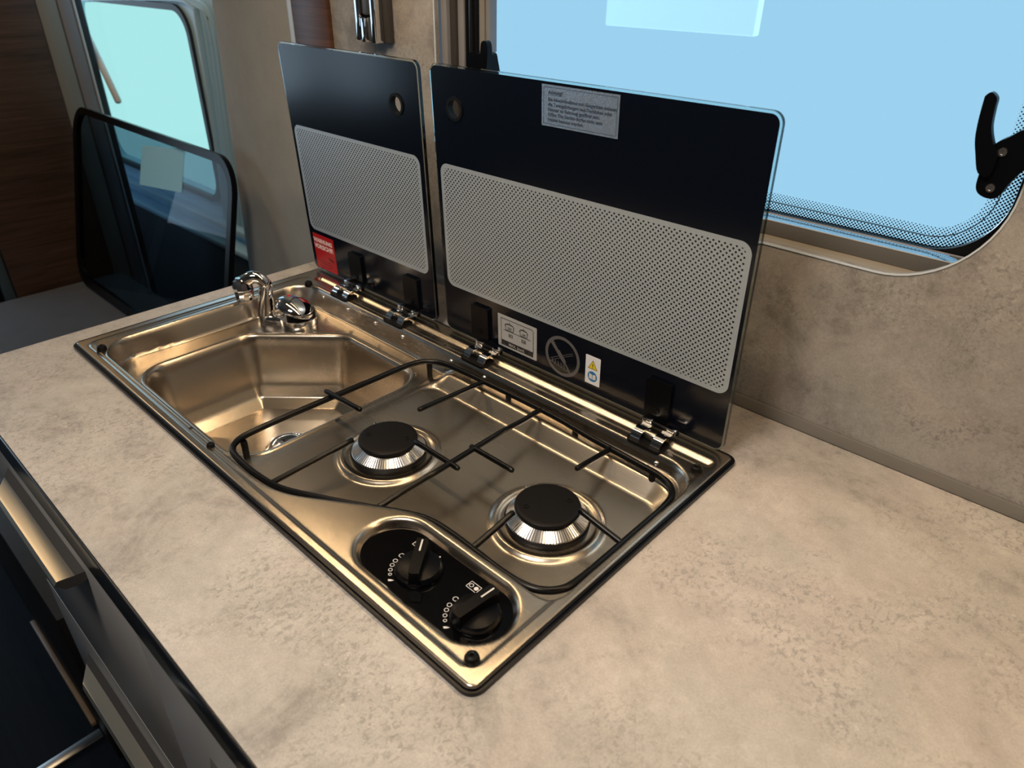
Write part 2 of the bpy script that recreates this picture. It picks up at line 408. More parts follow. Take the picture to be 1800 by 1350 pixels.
# window latches
def latch_part(name, P, y0, y1, sub=4):
    a = spline([(p[0], p[1], 0) for p in P], sub, True); bm = bmesh.new(); prism(bm, [[(p.x, p.y) for p in a]], y0, y1, lambda u, v, h: (u, h, v)); obj(name, bm, 'plastic', w, angle=50)
latch_part('latch_handle', [(.9125, .3868), (.9095, .3875), (.9070, .3850), (.9065, .3820), (.9075, .3650), (.9095, .3510), (.9135, .3390), (.9200, .3240), (.9290, .3230), (.9300, .3400), (.9245, .3480), (.9205, .3560), (.9180, .3640), (.9165, .3760), (.9158, .3830)], .495, .503)
latch_part('latch_plate', [(.9205, .3235), (.9212, .3120), (.9250, .3060), (.9330, .3035), (.9400, .3060), (.9440, .3170), (.9500, .3290), (.9580, .3400), (.9600, .3620), (.9420, .3620), (.9330, .3550), (.9245, .3480), (.9215, .3360)], .500, .5165)
latch_part('latch_arm', [(.936, .352), (.942, .362), (.955, .382), (.972, .384), (.976, .356), (.958, .346)], .504, .562)
for su, sv, y in ((.9325, .3125, .4995), (.9320, .3425, .4995)):
    bm = bmesh.new(); lathe(bm, [(0, .0004), (.0018, .0004), (.0020, .0012), (.0034, .0012), (.0037, .0), (.0037, -.004)], n=20)
    for v in bm.verts: v.co = Vector((su + v.co.x, y - v.co.z, sv + v.co.y))
    obj('screw', bm, 'screw', w)
latch_part('latch_handle', [(.3095, .3845), (.3050, .3820), (.3035, .3760), (.3025, .3600), (.3000, .3400), (.2960, .3260), (.3060, .3240), (.3120, .3400), (.3155, .3580), (.3165, .3740), (.3145, .3825)], .505, .514)
latch_part('latch_plate', [(.2700, .3660), (.2800, .3665), (.2940, .3660), (.2980, .3560), (.3020, .3400), (.3020, .3250), (.2780, .3240), (.2660, .3300), (.2660, .3560)], .515, .545)
# junction profile between worktop and wall
mkb = mkbox('trim_2', (-.19, 1.9, .5155, .5199, .0003, .0155), 'alu_soft', bev=.0008); mkb.data.materials[0] = plain('grey_junction_profile', (.26, .25, .235), .4, .3); struct(mkb, 'grey profile along joint of worktop and wall')

# ---------------------------------------------- left: strip, pillar cladding, cab door
o = mkbox('trim_3', (-.163, -.057, .512, .5199, .0005, CE), 'wood_strip', bev=.001); struct(o, 'dark walnut upright strip beside the concrete-look wall')
o = mkbox('trim_4', (-.181, -.1635, .514, .5199, .0005, CE), 'pale_trim', bev=.002); struct(o, 'thin pale strip left of the walnut strip')
bm = bmesh.new()
prof = [(-.176, .5205), (-.22, .522), (-.30, .524), (-.38, .529), (-.46, .541), (-.53, .560), (-.585, .583), (-.615, .603), (-.625, .625), (-.62, .66), (-.60, .72), (-.60, .86)]
pp = spline([(a, b, 0) for a, b in prof], 5)
zs = [FL, -.5, -.3, -.15, 0, .2, .4, .7, CE]
def lean(z): return -.050 * (.4 - z) / .55 if z < .4 else 0
rows = [[bm.verts.new((q.x + lean(z) * min(1, max(0, (-.25 - q.x) / .3)), q.y, z)) for q in pp] for z in zs]
for r0, r1 in zip(rows, rows[1:]):
    for k in range(len(pp) - 1): bm.faces.new((r0[k], r0[k + 1], r1[k + 1], r1[k]))
o = obj('wall_pillar', bm, 'cladding', angle=80); struct(o, 'beige padded pillar cladding left of the sink')
# cab shell
bm = bmesh.new(); prism(bm, [[(-2.6, FL), (-.55, FL), (-.55, CE), (-2.6, CE)], rr(-2.10, -.20, -1.19, .345, .07, 8), rr(-2.2, .395, -1.0, .75, .05, 6)], .80, .84, lambda u, v, h: (u, h, v))
o = obj('wall_left', bm, 'white_paint', smooth=False); o['label'] = 'pale painted cab side with window openings'; struct(o)
w2 = thing('window_2', 'turquoise tinted cab window with rounded corner', None, kind='structure')
bm = bmesh.new(); prism(bm, [rr(-2.13, -.23, -1.16, .375, .08, 8)], .842, .846, lambda u, v, h: (u, h, v)); obj('pane', bm, 'cabglass', w2)
bm = bmesh.new(); prism(bm, [rr(-2.115, -.215, -1.175, .36, .08, 8), rr(-2.098, -.198, -1.192, .343, .068, 8)], .790, .806, lambda u, v, h: (u, h, v)); obj('rubber_seal', bm, 'seal', w2)
w3 = thing('window_3', 'bright strip of glass above the cab window frame', None, kind='structure')
bm = bmesh.new(); prism(bm, [rr(-2.25, .36, -.95, .80, .05, 6)], .848, .852, lambda u, v, h: (u, h, v)); obj('pane', bm, 'clear', w3)
# pressed ribs of the door frame
dr = thing('door_1', 'pale blue pressed-metal door frame around the turquoise window', None, kind='structure')
for i, dx in enumerate((0, .034, .062, .086)):
    bm = bmesh.new(); pts = [(-1.145 + dx - .04, .797, -.26), (-1.150 + dx - .012, .797, -.1), (-1.135 + dx, .797, .1), (-1.118 + dx, .797, .32), (-1.135 + dx - .02 * i, .797, .36 + .004 * i), (-1.3, .797, .372 + .006 * i), (-2.1, .797, .340 + .006 * i)]
    tube(bm, spline(pts, 6), .009 if i != 1 else .006, 8); obj('frame_rib', bm, 'white_paint', dr)
mkbox('ledge', (-2.5, -.7, .765, .799, -.285, -.262), 'white_paint', dr, .006)
mkbox('ledge', (-2.5, -.7, .74, .799, -.335, -.315), 'white_paint', dr, .006)
mkbox('door_panel', (-2.5, -.66, .76, .799, -.89, -.34), 'seal', dr, .01)
bm = bmesh.new(); lathe(bm, [(0, .004), (.006, .004), (.008, 0)], n=16)
for v in bm.verts: v.co = Vector((-1.045 + v.co.x, .795 - v.co.z, .335 + v.co.y))
obj('bolt', bm, 'seal', dr)
# post and walnut partition at the left
o = mkbox('wall_post', (-1.42, -1.36, .472, .524, FL, CE), 'beige_trim', bev=.006); struct(o, 'beige upright post beside dark walnut partition')
o = mkbox('trim_5', (-1.42, -1.357, .5245, .562, FL, CE), 'grey_trim', bev=.006); struct(o, 'grey strip on the post')
o = mkbox('trim_6', (-1.42, -1.355, .5625, .568, FL, CE), 'pale_trim', bev=.001); struct(o, 'thin pale edge on the post')
o = mkbox('trim_7', (-1.42, -1.365, .5685, .590, FL, CE), 'seal', bev=.004); struct(o, 'dark seal on the post')
pt = mkbox('partition_panel', (-1.40, -1.362, .196, .471, FL, CE), 'wood_dark', bev=.002)
tag(pt, 'dark walnut partition panel at the far left behind the grey seat', 'partition')
pm = thing('partition_post', 'blue-grey metal uprights left of the walnut partition', 'post')
mkbox('upright', (-1.42, -1.385, .168, .1955, FL, CE), plain('blue_grey_metal', (.10, .15, .18), .35, .4), pm, .003)
mkbox('upright', (-1.46, -1.425, .118, .150, FL, CE), plain('blue_grey_metal_light', (.22, .30, .35), .35, .4), pm, .003)
mkbox('back_plate', (-1.475, -1.461, .10, .1955, FL, CE), 'rubber', pm, .001)
st = thing('support_strut', 'slim pale rod with black ball joint in front of the cab window', 'strut')
bm = bmesh.new(); tube(bm, [(-1.452, .597, .335), (-1.311, .600, .108)], .0095, 14); obj('rod', bm, 'strut', st)
bm = bmesh.new(); bmesh.ops.create_icosphere(bm, subdivisions=3, radius=.018, matrix=Matrix.Translation((-1.462, .597, .352))); obj('ball_joint', bm, 'rubber', st)
mkbox('bracket', (-1.50, -1.455, .588, .606, .33, .385), 'rubber', st, .004)

# cab front with windscreen opening (reflects in the lids)
bm = bmesh.new(); prism(bm, [[(-1.38, FL), (.86, FL), (.86, CE), (-1.38, CE)], rr(-1.28, -.28, .72, .80, .1, 6)], -2.63, -2.60, lambda u, v, h: (h, u, v))
o = obj('wall_cab', bm, 'dark_int', smooth=False); struct(o)
bm = bmesh.new(); prism(bm, [[(-2.6, FL), (-1.5, FL), (-1.5, CE), (-2.6, CE)], rr(-2.57, -.30, -2.02, .66, .06, 6)], -1.38, -1.35, lambda u, v, h: (u, h, v))
o = obj('wall_cab_side', bm, 'dark_int', smooth=False); struct(o)

# ---------------------------------------------- bench seat with tinted pane leaning on it
bn = thing('bench_seat', 'low bench with grey fabric cushion beyond the end of the worktop', 'bench')
mkbox('bench_base', (-1.355, -.075, -.145, .50, FL, -.50), 'blackwood', bn, .003)
bm = bmesh.new(); box(bm, -1.355, -.10, .055, .50, -.498, -.402, bev=.022, seg=4); obj('cushion', bm, 'seat', bn)
o = mkbox('baseboard_left', (-.567, -.185, -.156, -.1455, FL, FL + .012), 'oak', bev=.002); struct(o, 'narrow oak strip on the dark floor')
o = mkbox('trim_8', (-.170, -.145, -.60, -.147, FL, FL + .006), 'alu', bev=.002); struct(o, 'aluminium threshold strip across the dark floor')
# tinted pane: leans back against the pillar line
tp = thing('tinted_pane', 'dark tinted acrylic window pane leaning upright on the grey bench', 'window pane')
def TT(u, v, h):      # u along x, v up the pane, h normal
    t = math.atan(.25); return (u, .372 + v * math.sin(t) - h * math.cos(t), -.3935 + v * math.cos(t) + h * math.sin(t))
bm = bmesh.new(); prism(bm, [rr(-1.345, .002, -.430, .508, .075, 10)], 0, .004, TT); obj('acrylic_sheet', bm, 'tinted', tp)
bm = bmesh.new(); prism(bm, [rr(-1.352, -.004, -.423, .515, .08, 12), rr(-1.326, .022, -.441, .497, .060, 12)], -.003, .010, TT); obj('rubber_frame', bm, 'plastic', tp)
bm = bmesh.new(); prism(bm, [[(-.905, .372), (-.668, .398), (-.660, .50), (-.888, .472)]], .0045, .0052, TT); s = obj('sticker', bm, 'paper', tp); s['label'] = 'pale blue paper sticker'

# ---------------------------------------------- worktop
wt = thing('worktop', 'beige concrete-look kitchen worktop with cut-out for sink and hob', 'worktop')
bm = bmesh.new(); prism(bm, [[(-.050, -.1385), (1.9, -.1385), (1.9, .5155), (-.050, .5155)], [(.010, .010), (.010, .394), (.790, .394), (.790, .010)]], -.030, 0.0)
obj('worktop_board', bm, 'worktop', wt, smooth=False)
mkbox('front_edge', (-.0505, 1.9, -.1410, -.1386, -.042, -.0003), 'edge', wt, .0008)
mkbox('front_edge', (-.0505, 1.9, -.1386, -.130, -.042, -.0305), 'edge', wt, .0005)
# ---------------------------------------------- cabinet
cb = thing('kitchen_cabinet', 'grey drawer cabinet under the worktop with metal pull handles', 'cabinet')
bm = bmesh.new(); prism(bm, [[(-.004, -.122), (1.9, -.122), (1.9, .51), (-.004, .51)], [(.012, -.02), (.012, .50), (1.88, .50), (1.88, -.02)]], FL, -.031)
obj('carcass', bm, 'body', cb, smooth=False)
def handle(par, x0, x1, z):
    pf = [(-.1390, .0040), (-.1490, .0050), (-.1632, .0078), (-.1655, .0078), (-.1685, .0040), (-.1605, -.0060), (-.1500, -.0085), (-.1390, -.0075)]
    bm = bmesh.new(); prism(bm, [pf], 0, 1, lambda u, v, h: ((x0 + (-.1395 - u) * 2.1) * (1 - h) + x1 * h, u, z + v)); hd = obj('handle', bm, 'handle', par, angle=20)
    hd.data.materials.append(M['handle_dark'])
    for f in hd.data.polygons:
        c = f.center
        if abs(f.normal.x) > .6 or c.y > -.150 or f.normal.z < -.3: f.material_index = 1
    hd['label'] = 'satin metal pull handle'
for x0, x1, z0, z1, hx in ((-.006, .5035, -.346, -.046, (.121, .372)), (-.006, .5035, -.66, -.353, (.112, .43)), (.5085, 1.10, -.66, -.046, (.62, .95)),
                           (1.103, 1.895, -.66, -.046, (1.2, 1.6)), (-.006, 1.895, -.89, -.666, None)):
    f = mkbox('drawer_front', (x0, x1, -.1395, -.1225, z0, z1), 'front', cb, .0012)
    if hx: handle(f, hx[0], hx[1], z1 - (.0285 if z0 > -.4 else .073))

# ================================================================== SINK AND HOB UNIT
W, D = 800.0, 404.0
hob = thing('sink_and_hob_unit', 'stainless steel camper sink and two-burner hob unit with raised black glass lids', 'hob')
def sd_rr(x, y, x0, y0, x1, y1, r):
    qx = np.abs(x - (x0 + x1) / 2) - ((x1 - x0) / 2 - r); qy = np.abs(y - (y0 + y1) / 2) - ((y1 - y0) / 2 - r)
    return np.hypot(np.maximum(qx, 0), np.maximum(qy, 0)) + np.minimum(np.maximum(qx, qy), 0) - r
def sd_poly(x, y, P, r):
    P = np.array(P, float); n = len(P)
    # shrink a convex ccw polygon by r
    E = np.roll(P, -1, 0) - P; L = np.hypot(*E.T); nx, ny = E[:, 1] / L, -E[:, 0] / L; c = nx * P[:, 0] + ny * P[:, 1] - r
    Q = []
    for i in range(n):
        j = (i - 1) % n; A = np.array([[nx[j], ny[j]], [nx[i], ny[i]]]); Q.append(np.linalg.solve(A, [c[j], c[i]]))
    Q = np.array(Q); d = np.full(x.shape, 1e9); ins = np.full(x.shape, -1e9)
    for i in range(n):
        a = Q[i]; b = Q[(i + 1) % n]; e = b - a; t = np.clip(((x - a[0]) * e[0] + (y - a[1]) * e[1]) / (e @ e), 0, 1)
        d = np.minimum(d, np.hypot(x - a[0] - t * e[0], y - a[1] - t * e[1])); ins = np.maximum(ins, nx[i] * x + ny[i] * y - c[i])
    return np.where(ins > 0, d, -d) - r
def smax(a, b, k):
    h = np.clip(.5 + .5 * (a - b) / k, 0, 1); return b * (1 - h) + a * h + k * h * (1 - h)
def smooth_table(xs, zs, rad):
    g = np.linspace(xs[0] - 10, xs[-1] + 10, 3000); v = np.interp(g, xs, zs); st = g[1] - g[0]
    k = max(3, int(rad / st)); ker = np.hanning(k + 2)[1:-1]; ker /= ker.sum(); pad = k
    v2 = np.convolve(np.r_[np.full(pad, v[0]), v, np.full(pad, v[-1])], ker, 'same')[pad:-pad]
    return lambda t: np.interp(t, g, v2)
FLOOR = -26.0
BUR = [(696.0, 209.0), (484.5, 170.0)]
def height(x, y):
    z = np.full(x.shape, 7.0)
    # outer lip rolls down
    e = -sd_rr(x, y, 0, 0, W, D, 7); z -= np.clip(2.0 - e, 0, 2) ** 2 * .45
    # inner pressed plane with its step line
    ip = sd_rr(x, y, 13, 10, 789, 367, 16)
    z -= smooth_table([-3, 0], [1.6, 0], 1.6)(ip) * 1.0
    # small bead just inside the step on the front and left
    z += .9 * np.exp(-((ip + 5.0) / 1.3) ** 2) * np.clip((440 - x) / 30, 0, 1)
    # rear gutter
    gt = sd_rr(x, y, 36, 367.5, 790, 380.5, 6); z -= smooth_table([-5, 1.5], [4.2, 0], 2.2)(gt)
    # recess
    a = sd_rr(x, y, 30, 19, 791, 353, 44)
    nx, ny = 78 / 143.2, -120 / 143.2
    d1 = -(-(nx) * 0 + 0) if False else (-(x - 490) * .545 + (y - 22) * .838)      # diagonal edge of the control area
    d2 = y - 104
    pn = smax(d1, d2, 16)
    rec = smax(a, -pn, 22)
    S = lambda v, a0, a1: np.clip((v - a0) / (a1 - a0), 0, 1) ** 2 * (3 - 2 * np.clip((v - a0) / (a1 - a0), 0, 1))
    wallw = 13 + 4 * S(x, 150, 60)
    wallw = wallw * (1 - S(y, 140, 70)) + 10 * S(y, 140, 70); rg = S(x, 690, 760) * S(y, 335, 300); wallw = wallw * (1 - rg) + 10 * rg
    t = -rec / wallw
    deck = 10 * S(x, 385, 290)                               # the sink deck lies deeper than the hob floor
    drop = smooth_table([-.02, .10, .9, 1.15], [0, 3.0/31.5, 30.5/31.5, 1], .22)(t)
    z = z - drop * (31.5 + deck)
    # hob: ledge behind and beside, then down to the hob floor
    well = sd_rr(x, y, 388, 40, 783, 320, 34)
    led = smooth_table([-12, 8], [0, 15.5], 8)(well) * S(x, 388, 420) * S(y, 230, 300)
    z = np.where(rec < -1, np.maximum(z, FLOOR + led), z)
    # sink bowl
    bowl = sd_poly(x, y, [(82, 38), (377, 38), (377, 317), (192, 317), (82, 212)], 44)
    prof = smooth_table([0, 2.5, 7, 20, 30, 48, 75, 200], [0, -1.2, -14, -78, -97, -107, -110, -113], 5.0)
    inb = bowl < 4
    z = np.where(inb, z + prof(-bowl), z)
    z += 1.0 * np.exp(-((bowl - 3.5) / 2.2) ** 2) * (rec < -8)
    # burner pressings
    for bx, by in BUR:
        r = np.hypot(x - bx, y - by)
        z += 3.4 * np.exp(-((r - 55) / 4.2) ** 2) + smooth_table([36, 50], [2.0, 0], 6)(r)
    # control recess
    cp = np.hypot(x - np.clip(x, 637, 743), y - 58.5) - 36.5
    z -= smooth_table([-9, -5, 0, 3], [11, 10, 1.2, 0], 3.2)(cp)
    return z
STEP = 1.6
nx, ny = int(W / STEP) + 1, int(D / STEP) + 1
X, Y = np.meshgrid(np.linspace(0, W, nx), np.linspace(0, D, ny))
sd = sd_rr(X, Y, 0, 0, W, D, 7); eps = .5
gx = (sd_rr(X + eps, Y, 0, 0, W, D, 7) - sd_rr(X - eps, Y, 0, 0, W, D, 7)) / (2 * eps); gy = (sd_rr(X, Y + eps, 0, 0, W, D, 7) - sd_rr(X, Y - eps, 0, 0, W, D, 7)) / (2 * eps)
out = sd > 0
X = np.where(out, X - gx * sd, X); Y = np.where(out, Y - gy * sd, Y)
Zz = height(X, Y)
co = np.stack([X, Y, Zz], -1).reshape(-1, 3) / 1000
idx = np.arange(nx * ny).reshape(ny, nx)
q = np.stack([idx[:-1, :-1], idx[:-1, 1:], idx[1:, 1:], idx[1:, :-1]], -1).reshape(-1, 4)
me = bpy.data.meshes.new('steel_top'); me.vertices.add(len(co)); me.vertices.foreach_set('co', co.ravel())
me.loops.add(q.size); me.loops.foreach_set('vertex_index', q.ravel()); me.polygons.add(len(q))
me.polygons.foreach_set('loop_start', np.arange(0, q.size, 4)); me.polygons.foreach_set('loop_total', np.full(len(q), 4))
me.update(calc_edges=True); me.validate(); me.shade_smooth()
new_obj('steel_top', me, 'steel', hob)
def hz(x, y): return float(height(np.array([[x]]), np.array([[y]]))[0, 0]) / 1000
# rubber gasket round the rim
bm = bmesh.new(); prism(bm, [rr(-.0042, -.0042, .8042, .4082, .013, 8), rr(.006, .006, .794, .398, .006, 6)], .0003, .0046)
prism(bm, [rr(-.0016, -.0016, .8016, .4056, .0100, 8), rr(.0015, .0015, .7985, .4025, .007, 8)], .0040, .0064)
obj('gasket', bm, 'gasket', hob, angle=40)
# drain and strainer in the bowl
bm = bmesh.new(); lathe(bm, [(0, .002), (.010, .002), (.013, .004), (.030, .004), (.034, .001)], (.24, .17, hz(240, 170)), 32); obj('drain', bm, 'chrome', hob)
# rubber feet
foot_me = None
for fx, fy in ((.0465, .0195), (.049, .348), (.780, .0195), (.7815, .3535), (.368, .0145)):
    if foot_me is None:
        bm = bmesh.new(); lathe(bm, [(0, .0046), (.0012, .0046), (.0016, .0064), (.0030, .0070), (.0050, .0060), (.0062, .0035), (.0064, .0), (.0058, -.002)], n=28)
        f = obj('rubber_foot', bm, 'rubber', hob); foot_me = f.data
    else: f = new_obj('rubber_foot', foot_me, None, hob)
    f.location = (fx, fy, .0055); s = .7 if fx == .368 else 1.0; f.scale = (s, s, s)
# small slots and dimples
for sx, sy in ((.318, .0155), (.315, .3615), (.373, .3615)):
    bm = bmesh.new(); lathe(bm, [(0, .0003), (.0022, .0003), (.0026, -.001)], (sx, sy, .0060), 14); obj('screw_hole', bm, 'groove', hob)
dm = None
for bx in (88, 156, 227, 292, 399, 464, 736):
    if dm is None:
        bm = bmesh.new(); bmesh.ops.create_icosphere(bm, subdivisions=2, radius=.0032); dd = obj('grate_stud', bm, 'chrome', hob); dm = dd.data
    else: dd = new_obj('grate_stud', dm, None, hob)
    dd.location = (bx / 1000, .3495, -.0055)
# control panel
PT = lambda u, v, h: (u, v, h)
bm = bmesh.new(); prism(bm, [rr(.6035, .0250, .7765, .0920, .0333, 12)], -.006, -.0022); cp = obj('control_panel', bm, 'panelblack', hob, angle=30)
def stroke(bm, pts, w, h, T, closed=False):
    """flat line of width w through 2-d points"""
    n = len(pts); rng = range(n if closed else n - 1)
    for i in rng:
        a = Vector(pts[i]); b = Vector(pts[(i + 1) % n]); d = (b - a)
        if d.length < 1e-9: continue
        d.normalize(); s = Vector((-d.y, d.x)) * w / 2; a = a - d * w * .35; b = b + d * w * .35
        bm.faces.new([bm.verts.new(T(*p, h)) for p in (a + s, a - s, b - s, b + s)])
    return bm
PH = -.0020
def ringpoly(bm, cx, cy, r, w, h, T, n=24): flatpoly(bm, [circle(cx, cy, r + w / 2, n), circle(cx, cy, r - w / 2, n)], h, T)
for kx, ky, filled in ((.6720, .0575, 0), (.7465, .0565, 1)):
    bm = bmesh.new()
    for k, (ang, r) in enumerate(((196, .0020), (209, .0019), (222, .0017), (234, .0014))):
        a = math.radians(ang); R = .0262; ringpoly(bm, kx + R * math.cos(a), ky + R * math.sin(a), r, .0006, PH, PT)
    a = math.radians(180); ringpoly(bm, kx - .0262, ky + .001, .0023, .0006, PH, PT)
    a = math.radians(248); cx, cy = kx + .0275 * math.cos(a), ky + .0275 * math.sin(a)     # flame drop
    flatpoly(bm, [[(cx - .0018, cy - .0010), (cx + .0002, cy - .0020), (cx + .0018, cy - .0006), (cx + .0034, cy + .0022), (cx + .0002, cy + .0010)]], PH, PT)
    a = math.radians(88); flatpoly(bm, [circle(kx + .0245 * math.cos(a), ky + .0245 * math.sin(a), .0009, 10)], PH, PT)
    # burner position icon
    ix, iy = kx - .0245, ky + .0215; ca, sa = math.cos(math.radians(0)), math.sin(math.radians(0))
    stroke(bm, [(ix - .0062, iy - .0038), (ix + .0062, iy - .0038), (ix + .0062, iy + .0038), (ix - .0062, iy + .0038)], .0006, PH, PT, True)
    d = .0030 if filled else -.0030
    flatpoly(bm, [circle(ix + d, iy, .0022, 20)], PH, PT); ringpoly(bm, ix - d, iy, .0019, .0006, PH, PT)
    obj('panel_symbols', bm, 'print_white', hob)['kind'] = 'stuff'
def knob(x, y, ang, lab):
    k = bmesh.new(); lathe(k, [(.0195, -.0022), (.0218, -.0018), (.0222, .0), (.0216, .0022), (.0195, .0052), (.0120, .0066), (0, .0070)], (x, y, 0), 48)
    kk = obj('control_knob', k, 'plastic', hob); kk['label'] = lab
    c, s = math.cos(ang), math.sin(ang)
    T = lambda u, v, h: (x + u * c - v * s, y + u * s + v * c, h)
    g = bmesh.new(); pts = [(-.0215, .0), (-.0215, -.0052), (.0225, -.0060), (.0225, .0060), (-.0215, .0052)]
    a = [g.verts.new(T(p[0], p[1], .001)) for p in pts]; b = [g.verts.new(T(p[0] * .97, p[1] * .82, .0165)) for p in pts]
    for i in range(len(pts)): j = (i + 1) % len(pts); g.faces.new((a[i], a[j], b[j], b[i]))
    g.faces.new(b[::-1]); g.faces.new(a); bmesh.ops.remove_doubles(g, verts=g.verts, dist=1e-6)
    bmesh.ops.bevel(g, geom=[e for e in g.edges if e.calc_length() > .004], offset=.0007, segments=2, affect='EDGES')
    obj('grip', g, 'plastic', kk)
    l = bmesh.new(); stroke(l, [(.0065, 0), (.0200, 0)], .0015, .01665, T); obj('pointer_line', l, 'print_white', kk)
knob(.6720, .0575, math.radians(128), 'black control knob pointing up to the left')
knob(.7465, .0565, math.radians(86), 'black control knob pointing to the lids')
# burners
def burner(x, y, lab, rot):
    b0 = FLOOR / 1000
    bm = bmesh.new(); lathe(bm, [(.0445, b0 + .001), (.0450, b0 + .006), (.0435, b0 + .0075), (.030, b0 + .008), (.030, b0)], (x, y, 0), 56); br = obj('burner', bm, 'rubber', hob); br['label'] = lab
    bm = bmesh.new(); n = 180; prof = [(.0428, b0 + .0070), (.0432, b0 + .0080), (.0425, b0 + .0090), (.0318, b0 + .0160), (.0292, b0 + .0165), (.0285, b0 + .0195), (.0280, b0 + .0195), (0, b0 + .0195)]
    lathe(bm, prof, (x, y, 0), n)
    for v in bm.verts:      # fine flutes on part of the cone
        dx, dy = v.co.x - x, v.co.y - y; r = math.hypot(dx, dy)
        if .031 < r < .0428:
            k = round(math.atan2(dy, dx) / (2 * math.pi) * n)
            if k % 2: v.co.z += .00035
    obj('burner_skirt', bm, 'burner_alu', br, angle=14)
    bm = bmesh.new(); lathe(bm, [(.0285, b0 + .0170), (.0305, b0 + .0185), (.0305, b0 + .0200), (.0285, b0 + .0205)], (x, y, 0), 48)
    for k in range(24):
        a = 2 * math.pi * k / 24; prism(bm, [[(.029, -.0006), (.0318, -.0006), (.0318, .0006), (.029, .0006)]], b0 + .0170, b0 + .0200, lambda u, v, h, a=a: (x + u * math.cos(a) - v * math.sin(a), y + u * math.sin(a) + v * math.cos(a), h))
    obj('flame_ring', bm, 'cap', br)
    bm = bmesh.new(); lathe(bm, [(.0320, b0 + .0192), (.0338, b0 + .0196), (.0345, b0 + .0208), (.0343, b0 + .0225), (.0325, b0 + .0236), (.0290, b0 + .0241), (0, b0 + .0243)], (x, y, 0), 64)
    obj('burner_cap', bm, 'cap', br, angle=60)
    for a in rot: bm = bmesh.new(); lathe(bm, [(.0030, b0 + .0244), (.0027, b0 + .0249), (.0022, b0 + .0249), (.0020, b0 + .0244)], (x + .023 * math.cos(a), y + .023 * math.sin(a), 0), 16); obj('cap_mark', bm, 'cap', br)
    bm = bmesh.new(); a = math.radians(165); cx, cy = x + .0375 * math.cos(a), y + .0375 * math.sin(a)
    lathe(bm, [(.0032, b0 + .010), (.0032, b0 + .020), (.0028, b0 + .021), (.0012, b0 + .0212), (.001, b0 + .0185), (0, b0 + .0185)], (cx, cy, 0), 16); obj('igniter', bm, 'alu', br)
burner(BUR[0][0] / 1000, BUR[0][1] / 1000, 'right burner, nearer the worktop corner', (math.radians(55), math.radians(235)))
burner(BUR[1][0] / 1000, BUR[1][1] / 1000, 'left burner, beside the sink bowl', (math.radians(35), math.radians(215)))

# ---------------------------------------------- pan support
gr = thing('pan_support', 'black wire pan support lying over both burners', 'pan support')
RZ = -.0025
ringp = [(.370, .300), (.367, .240), (.365, .180), (.363, .120), (.3635, .064), (.368, .044), (.380, .0325), (.398, .0285), (.430, .0275), (.458, .0295), (.480, .034), (.505, .045), (.560, .074), (.606, .1005), (.628, .1085), (.655, .1108), (.690, .1100), (.735, .1090), (.762, .1140), (.7785, .1290), (.7835, .1500), (.7845, .200), (.7845, .2500), (.7840, .290), (.7800, .310), (.7690, .3230), (.750, .3290), (.720, .3310), (.660, .3335), (.594, .3385), (.519, .3385), (.440, .3365), (.402, .3335), (.381, .3230)]
bm = bmesh.new(); tube(bm, spline([(a, b, RZ) for a, b in ringp], 5, True), .0038, 12, closed=True); obj('outer_ring', bm, 'black', gr)
HI = .0075
def arm(pts): bm = bmesh.new(); tube(bm, spline(pts, 5), .0033, 12); obj('arm', bm, 'black', gr)
arm([(.6860, .1100, RZ), (.6865, .135, .0015), (.687, .1655, HI)])
arm([(.785, .2150, RZ), (.765, .2150, .001), (.733, .215, HI)])
arm([(.6850, .3340, RZ), (.6862, .305, .0015), (.688, .266, HI)])
arm([(.578, .2145, HI), (.60, .2148, HI), (.640, .215, HI)])
arm([(.4640, .0300, RZ), (.4665, .065, .0005), (.4715, .130, HI - .001)])
arm([(.596, .1770, HI), (.58, .1770, HI), (.527, .177, HI)])
arm([(.3560, .1735, .0035), (.38, .1735, .0050), (.427, .174, HI)])
arm([(.4750, .3380, RZ), (.4760, .305, .0005), (.478, .224, HI)])
arm([(.5745, .3385, RZ), (.5755, .325, .0), (.577, .300, .0005), (.579, .270, .0045), (.582, .250, HI), (.583, .200, HI), (.584, .158, HI), (.581, .138, .0045), (.577, .112, .0), (.5755, .090, RZ), (.5745, .082, RZ)])
for fx, fy in ((.380, .325), (.745, .3275), (.52, .337), (.63, .337), (.372, .05), (.752, .113)):
    bm = bmesh.new(); zb = hz(fx * 1000, fy * 1000); lathe(bm, [(.0038, zb), (.0040, RZ - .002), (.0030, RZ)], (fx, fy, 0), 12); obj('rubber_foot', bm, 'rubber', gr)

